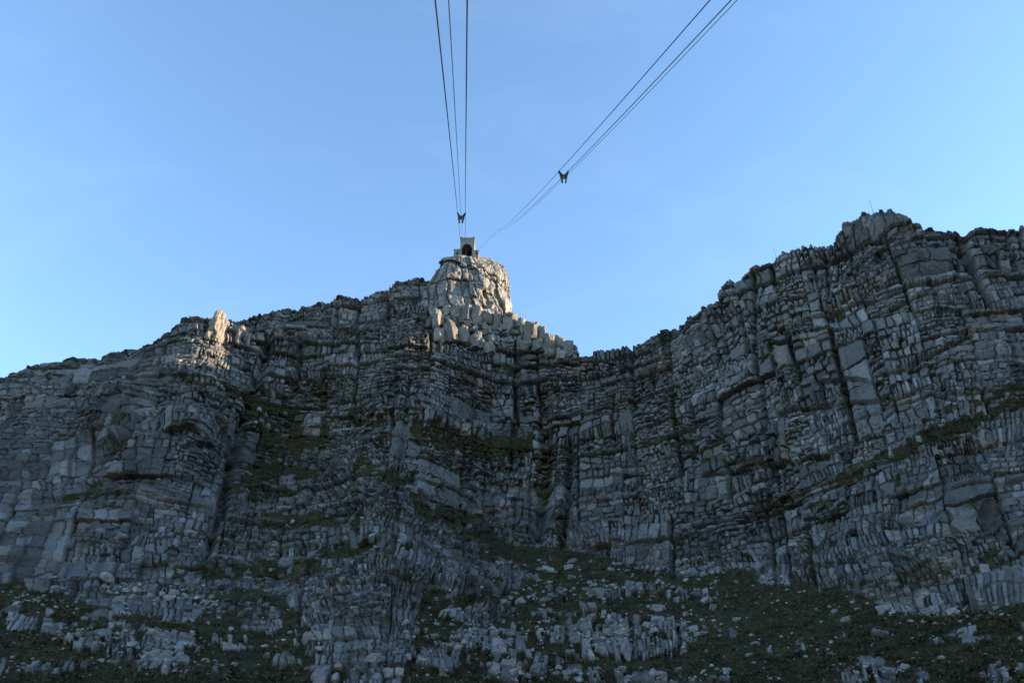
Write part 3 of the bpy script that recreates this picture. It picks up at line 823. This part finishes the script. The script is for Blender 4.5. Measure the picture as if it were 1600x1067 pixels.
# arch ring of lighter stone, proud of the wall
def arch_ring():
    n = 16; cx, rad = (ax0 + ax1) / 2, (ax1 - ax0) / 2; hz = SZ(381.2) - az_sp
    th = np.linspace(math.pi, 0, n)
    inn = [(cx + rad * math.cos(a) * 1.0, az_sp + hz * math.sin(a)) for a in th]; out = [(cx + (rad + .55) * math.cos(a), az_sp + (hz + .55) * math.sin(a)) for a in th]
    v = [(x, YS - .2, z) for x, z in inn] + [(x, YS - .2, z) for x, z in out] + [(x, YS + .1, z) for x, z in inn] + [(x, YS + .1, z) for x, z in out]
    q = []
    for k in range(n - 1):
        q += [(k, k + 1, n + k + 1, n + k), (k, 2 * n + k, 2 * n + k + 1, k + 1), (n + k, n + k + 1, 3 * n + k + 1, 3 * n + k)]
    return np.array(v), np.array(q)
MB().add(*arch_ring()).build('arch_ring', M_CONC, station, off=st0)
par = MB().box(x0 - .25, x1 + .25, YS - .25, YS + 9.25, zt + .01, zt + .5).build('roof_slab', M_CONC, station, off=st0)
MB().box(x1 - 1.3, x1 + .3, YS - .32, YS + 4, zt + .51, zt + 1.1).build('parapet_cap', M_CONC, station, off=st0)
MB().box(x0 - .3, x0 + .9, YS - .32, YS + 4, zt + .51, zt + 1.0).build('parapet_cap', M_CONC, station, off=st0)
for (ua, ub, va, vb) in ((709.2, 719.2, 388.6, 404), (741.3, 748.0, 390.2, 404)):
    w = MB().box(SX(ua), SX(ub), YS + 1, YS + 10, SZ(vb), SZ(va)).build('wing', M_STONE, station, off=st0)
    MB().box(SX(ua) - .2, SX(ub) + .15, YS + .8, YS + 10.2, SZ(va) + .01, SZ(va) + .4).build('wing_roof', M_CONC, w)
    bpy.data.objects[w.name].children[0].data.transform(__import__('mathutils').Matrix.Translation(-Vector(st0)))
    xm = (SX(ua) + SX(ub)) / 2
    wi = MB().box(xm - .55, xm + .55, YS + .93, YS + 1.05, SZ(396.5), SZ(392)).build('window', M_GLASS, w, off=st0)
# inside of the dock: back wall, side walls, sheave gear
MB().box(ax0, ax1, YS + 8.6, YS + 8.9, az_b, SZ(381)).build('dock_back_wall', M_DARK, station, off=st0)
gear = MB()
gear.box(SX(727), SX(728), YS + 2.5, YS + 3.2, SZ(396), SZ(382.2)); gear.box(SX(722), SX(737), YS + 2.6, YS + 3.1, SZ(384.4), SZ(383.6))
gear.build('rope_support', M_STEEL, station, off=st0)
MB().tube((SX(729.5), YS + 3.4, SZ(386)), (SX(731.5), YS + 3.4, SZ(386)), 1.1, 14).build('sheave', M_STEEL, station, off=st0)
MB().box(SX(721.6), SX(726.5), YS + .5, YS + 6, SZ(401), SZ(397.8)).build('landing_platform', M_CONC, station, off=st0)
# docking pit below the arch: recess shade put in as near-black colour
pit = MB()
zlo = SZ(411)
pit.box(SX(720.0), SX(721.2), YS - 3.4, YS + 6, zlo, az_b - .02); pit.box(SX(738.0), SX(739.5), YS - 3.4, YS + 6, zlo, az_b - .02)
pit.box(SX(721.22), SX(737.98), YS - 2.5, YS + 6, zlo, SZ(405.5))
pit.build('docking_pit', M_DARK, station, off=st0)

# ------------------------------------------------------------------ ropes and rope carriers
GA = 0.475                                                  # half the gauge of a pair of track ropes
def rope_path(ctrl):
    c = np.array(ctrl)
    ys = np.concatenate([np.linspace(-30, 130, 41), np.linspace(140, c[-1, 1], 40)])
    px = np.polyfit(c[:, 1], c[:, 0], 1); pz = np.polyfit(c[:, 1], c[:, 2], 2)
    return ys, px, pz, c
L_C = [on_depth(705, 0, 24.5), on_depth(721, 333, 102), on_depth(723, 372, 153), on_depth(729, 388.0, 517)]
R_C = [on_depth(1126.5, 0, 37), on_depth(880.5, 268, 86), on_depth(808, 340, 163), on_depth(749, 389, 519)]
def rope(ctrl, dx, dz, rad, label, grp):
    c = np.array(ctrl)
    ys = np.concatenate([np.linspace(0, c[-1, 1], 140)])
    # cubic through the four measured points keeps the sag
    px = np.polyfit(c[:, 1], c[:, 0], 3); pz = np.polyfit(c[:, 1], c[:, 2], 3)
    P = np.stack([np.polyval(px, ys) + dx, ys, np.polyval(pz, ys) + dz], -1)
    n = 7; th = np.linspace(0, 2 * np.pi, n, endpoint=False)
    T = np.gradient(P, axis=0); T /= np.linalg.norm(T, axis=1, keepdims=True)
    A = np.cross(T, [0, 0, 1.0]); A /= np.linalg.norm(A, axis=1, keepdims=True); Bn = np.cross(T, A)
    ring = P[:, None] + rad * (np.cos(th)[None, :, None] * A[:, None] + np.sin(th)[None, :, None] * Bn[:, None])
    m = len(P)
    i, j = np.meshgrid(np.arange(m - 1), np.arange(n), indexing='ij')
    a = i * n + j; b = i * n + (j + 1) % n
    q = np.stack([a, b, b + n, a + n], -1).reshape(-1, 4)
    obj(label[0], make_mesh('rope', ring.reshape(-1, 3), quads=q, smooth=True), M_ROPE, None, label=label[1], category='cable', group=grp)
    return px, pz
gl, gr = 'cables running up to the station', 'cables running up to the station'
PL = rope(L_C, -GA, 0, 0.027, ('track_rope', 'thick dark cable leftmost of the near-vertical set above the station'), gl)
rope(L_C, GA, 0, 0.027, ('track_rope', 'thick dark cable rightmost of the near-vertical set above the station'), gl)
rope(L_C, 0, -1.0, 0.016, ('haul_rope', 'thin cable in the middle of the near-vertical set above the station'), gl)
PR = rope(R_C, -GA, 0, 0.027, ('track_rope', 'thick dark cable leftmost and uppermost of the slanting set'), gr)
rope(R_C, GA, 0, 0.027, ('track_rope', 'thick dark cable in the middle of the slanting set'), gr)
rope(R_C, 0, -1.0, 0.016, ('haul_rope', 'thin cable rightmost and lowest of the slanting set'), gr)

def carrier(ctrl, k, label):
    c = np.array(ctrl); y = c[k, 1]
    px = np.polyfit(c[:, 1], c[:, 0], 3); pz = np.polyfit(c[:, 1], c[:, 2], 3)
    o = np.array([np.polyval(px, y), y, np.polyval(pz, y)])
    sl = np.polyval(np.polyder(pz), y)
    root = empty('rope_carrier', o, label=label, category='rope carrier', group='rope carriers clamped to the cables')
    d = np.array([0, 1, sl]); d /= np.linalg.norm(d)
    for s_ in (-1, 1):
        x = s_ * GA
        cl = MB().tube(np.array([x, 0, 0.0]) - d * .28, np.array([x, 0, 0.0]) + d * .28, 0.075, 8).build('clamp', M_STEEL, root)
        arm = MB()
        arm.tube((x * 1.06, -.09, -.02), (x * .28, -.09, -.62), 0.062, 6, .085); arm.tube((x * 1.06, .09, -.02), (x * .28, .09, -.62), 0.062, 6, .085)
        arm.build('arm', M_STEEL, root)
        MB().tube((x * 1.02, 0, -.1), (x * .62, 0, -1.0), 0.045, 6).tube((x * .62, 0, -1.0), (x * .3, 0, -1.5), 0.05, 6).build('side_bar', M_STEEL, root)
        MB().tube((s_ * .02, 0, -.86), (s_ * .17, 0, -.86), 0.16, 12).build('roller', M_BRASS, root)
        pl = MB().add(np.array([(s_ * .19, -.2, -.6), (s_ * .19, .2, -.6), (s_ * .36, .2, -.72), (s_ * .36, -.2, -.72), (s_ * .10, -.16, -1.5), (s_ * .10, .16, -1.5), (s_ * .24, .16, -1.52), (s_ * .24, -.16, -1.52)]),
                      np.array([(0, 1, 2, 3), (4, 7, 6, 5), (0, 4, 5, 1), (2, 6, 7, 3), (1, 5, 6, 2), (0, 3, 7, 4)])).build('cheek_plate', M_STEEL, root)
    MB().box(-.2, .2, -.14, .14, -.72, -.56).build('yoke', M_STEEL, root)
carrier(L_C, 1, 'dark steel V-shaped rope carrier hanging just above the station arch')
carrier(R_C, 1, 'dark steel V-shaped rope carrier on the slanting cables against open sky')

# ------------------------------------------------------------------ masts on the right-hand rim
def mast(u0, v0, u1, v1, dd, label, r):
    g = surf(u0, v0 + 4)
    d = float(np.hypot(*GF[g][:2])) if g >= 0 else 330.
    k = surf(u0, v0 + 3); Yp = GF[k][1] + 2
    p0 = on_plane(u0, v0, Yp); zt_ = on_plane(u1, v1, Yp)[2]
    lean = on_plane(u1, v1, Yp)[0] - p0[0]
    root = empty('mast', p0 + np.array([0, 0, -2]), label=label, category='mast', group='thin masts on the right-hand rim')
    MB().tube((0, 0, 0), (lean, 0, zt_ - p0[2] + 2), r, 8, r * .5).build('pole', M_MAST, root)
    MB().box(-.5, .5, -.5, .5, -1.2, .4).build('footing', M_CONC, root)
    MB().tube((lean - .35, 0, zt_ - p0[2] + 1.2), (lean + .35, 0, zt_ - p0[2] + 1.2), r * .6, 6).build('aerial', M_MAST, root)
mast(1365.5, 334, 1357.5, 311, 0, 'tall thin pale mast on the rounded right-hand summit', .2)
mast(1212.5, 399, 1208.5, 389, 0, 'short thin mast at the left step of the right-hand rim', .11)

# ------------------------------------------------------------------ boulders on the slope
PROTO = []
for k in range(12):
    r = np.random.default_rng(700 + k)
    p, q = rock_shape(1, r.uniform(.7, 1.0), r.uniform(.55, .85), 700 + k, 6, rough=.22, rnd=.35, tilt=.2)
    PROTO.append((p, q))
PROTO_ME = [make_mesh('boulder', p, quads=q, attrs={'tint': rock_tint(p * 2, 720 + k, 0.15 + .035 * (k % 4), 0.01 + 0.05 * (k % 2))}) for k, (p, q) in enumerate(PROTO)]
for me in PROTO_ME: me.materials.append(M_ROCK)
CLUS = [(60, 935, 60, 14, 26), (180, 928, 70, 14, 40), (240, 930, 50, 14, 30), (310, 935, 40, 20, 30), (205, 1010, 60, 24, 60), (120, 985, 60, 22, 30), (255, 1035, 40, 14, 24), (330, 1040, 20, 8, 8),
        (690, 992, 14, 6, 6), (745, 990, 70, 26, 60), (825, 925, 40, 16, 36), (845, 985, 24, 16, 16), (815, 1045, 45, 16, 40), (945, 920, 40, 10, 24), (1000, 915, 50, 12, 30), (930, 985, 50, 14, 34),
        (1010, 985, 70, 16, 50), (1060, 965, 50, 16, 26), (1030, 1055, 100, 10, 40), (900, 1060, 40, 6, 12), (1115, 910, 30, 8, 8), (1212, 906, 22, 5, 9), (1275, 950, 50, 14, 16), (1385, 1048, 50, 14, 34),
        (1480, 955, 90, 14, 50), (1570, 1050, 40, 14, 18), (620, 1040, 30, 20, 14), (420, 1050, 80, 10, 8), (1420, 985, 120, 20, 14), (800, 880, 50, 8, 10), (950, 890, 120, 12, 26), (1170, 1000, 90, 40, 10),
        (440, 990, 60, 30, 9), (60, 1040, 60, 20, 14), (1100, 950, 100, 40, 16), (560, 850, 80, 30, 10), (480, 790, 70, 30, 5)]
spots = []
for (u, v, su, sv, n) in CLUS:
    for k in range(n):
        uu, vv = u + su * rng.normal() * .75, v + sv * rng.normal() * .75
        if 0 < uu < 1600 and vv < 1072:
            size = min(13.0, 1.4 + rng.gamma(1.0, 1.8))          # half width in picture pixels
            spots.append((uu, vv, size))
for k in range(950):
    uu, vv = rng.uniform(0, 1600), rng.uniform(860, 1072)
    if vv > np.interp(uu, TAL[:, 0], TAL[:, 1]) + 8:
        spots.append((uu, vv, 0.9 + rng.gamma(1.0, .7)))
spots.sort(key=lambda q: -q[2])
ZONES = [('below the left buttress', 0, 170, 0), ('on the slope left of the spur', 170, 360, 0), ('at the foot of the dark chimney', 360, 560, 0), ('on the rocky spur', 560, 680, 0),
         ('in outcrops right of the spur', 680, 880, 0), ('below the central gully', 880, 1090, 0), ('in scrub right of centre', 1090, 1300, 0), ('below the right-hand cliff', 1300, 1601, 0)]
ORD = ['first', 'second', 'third', 'fourth', 'fifth', 'sixth', 'seventh', 'eighth', 'ninth', 'tenth']
tiny_v, tiny_q, tiny_t, tn_ = [], [], [], 0
nb, things = 0, {}
for k, (uu, vv, sz) in enumerate(spots):
    g = surf(uu, vv)
    if g < 0: continue
    p = GF[g]; d = p[1] * CP + p[2] * SP
    s_ = sz * d / F
    kind = k % 12
    rot = rng.uniform(0, 2 * np.pi); tx, ty = rng.uniform(-.25, .25, 2)
    zi = [i for i, z in enumerate(ZONES) if z[1] <= uu < z[2]][0]
    single = vv > 880 and vv < 1060 and len(things.get(zi, [])) < 10
    if single or nb < 290:
        o = bpy.data.objects.new('boulder' if single else 'stone', PROTO_ME[kind]); COL.objects.link(o)
        o.location = p + np.array([0, 0, .05 * s_]); o.scale = (s_, s_, s_ * rng.uniform(.8, 1.1)); o.rotation_euler = (tx, ty, rot)
        if single:
            things.setdefault(zi, []).append((uu, o))
        else:
            o.parent = hillside if vv > 840 else cliff
            nb += 1
    else:
        v, q = rock_shape(s_, s_ * .9, s_ * .7, 2000 + k % 40, 3, rough=.25, rnd=.4)
        c, si = math.cos(rot), math.sin(rot)
        v = np.stack([v[:, 0] * c - v[:, 1] * si, v[:, 0] * si + v[:, 1] * c, v[:, 2] + .2 * s_], -1) + p
        tiny_v.append(v); tiny_q.append(q + tn_); tn_ += len(v)
        gg = rng.uniform(.16, .32); tiny_t.append(np.tile([gg * 1.03, gg, gg * .97], (len(v), 1)))
for zi, lst in things.items():
    for k, (uu, o) in enumerate(sorted(lst, key=lambda q: q[0])):
        o['label'] = f'{ORD[k]} from left of the largest boulders {ZONES[zi][0]}'
        o['category'] = 'boulder'; o['group'] = 'pale boulders on the slope'
if tiny_v:
    obj('loose_stones', make_mesh('loose_stones', np.concatenate(tiny_v), quads=np.concatenate(tiny_q), attrs={'tint': np.concatenate(tiny_t)}), M_ROCK, None,
        kind='stuff', label='small pale loose stones scattered through the scrub', category='stones')

# ------------------------------------------------------------------ scrub: low bushes and tufts on the soil and the ledges
def scrub(nt, seed):
    r = np.random.default_rng(seed)
    w = (sstep(0.35, 0.8, soil_all) + 0.10 * moss_shade * (veg_shade > .4)) * np.abs(np.gradient(U, axis=1) * np.gradient(V, axis=0)) * (np.abs(PH) < R(39.5))
    w = w.ravel(); c = np.cumsum(w); pick = np.searchsorted(c, r.uniform(0, c[-1], nt))
    pick = np.clip(pick, 0, len(GF) - 1)
    p = GF[pick]; so = soil_all.ravel()[pick]
    big = (r.gamma(2.0, .2, nt) + (r.uniform(0, 1, nt) < .07) * r.uniform(.3, .9, nt)) * (0.5 + .6 * so)
    NL = 10
    th = r.uniform(0, 2 * np.pi, (nt, NL)); el = np.arcsin(r.uniform(0.05, 1, (nt, NL))); rad = r.uniform(.55, 1.05, (nt, NL))
    dirn = np.stack([np.cos(th) * np.cos(el), np.sin(th) * np.cos(el), np.sin(el) * .9], -1)
    cen = p[:, None] + dirn * (rad * big[:, None])[..., None]
    a = r.normal(size=(nt, NL, 3)); a /= np.linalg.norm(a, axis=-1, keepdims=True)
    b = np.cross(a, dirn); b /= np.linalg.norm(b, axis=-1, keepdims=True) + 1e-6
    h = (.30 * big)[:, None, None]
    tri = np.stack([cen + a * h, cen - a * h * .6 + b * h * .8, cen - a * h * .6 - b * h * .8], 2)
    hue = r.uniform(0, 1, (nt, 1, 1)); lig = r.uniform(.6, 1.5, (nt, NL, 1)) * r.uniform(.7, 1.3, (nt, 1, 1))
    colr = (np.array([.030, .030, .011]) * (1 - hue) + np.array([.054, .041, .021]) * hue) * lig
    colr = np.repeat(colr[:, :, None], 3, 2)
    v = tri.reshape(-1, 3)
    return make_mesh('scrub', v, tris=np.arange(len(v)).reshape(-1, 3), attrs={'tint': colr.reshape(-1, 3)})
obj('scrub', scrub(42000, 5), M_SCRUB, None, kind='stuff', label='low dark green scrub covering the slope and the ledges', category='scrub')
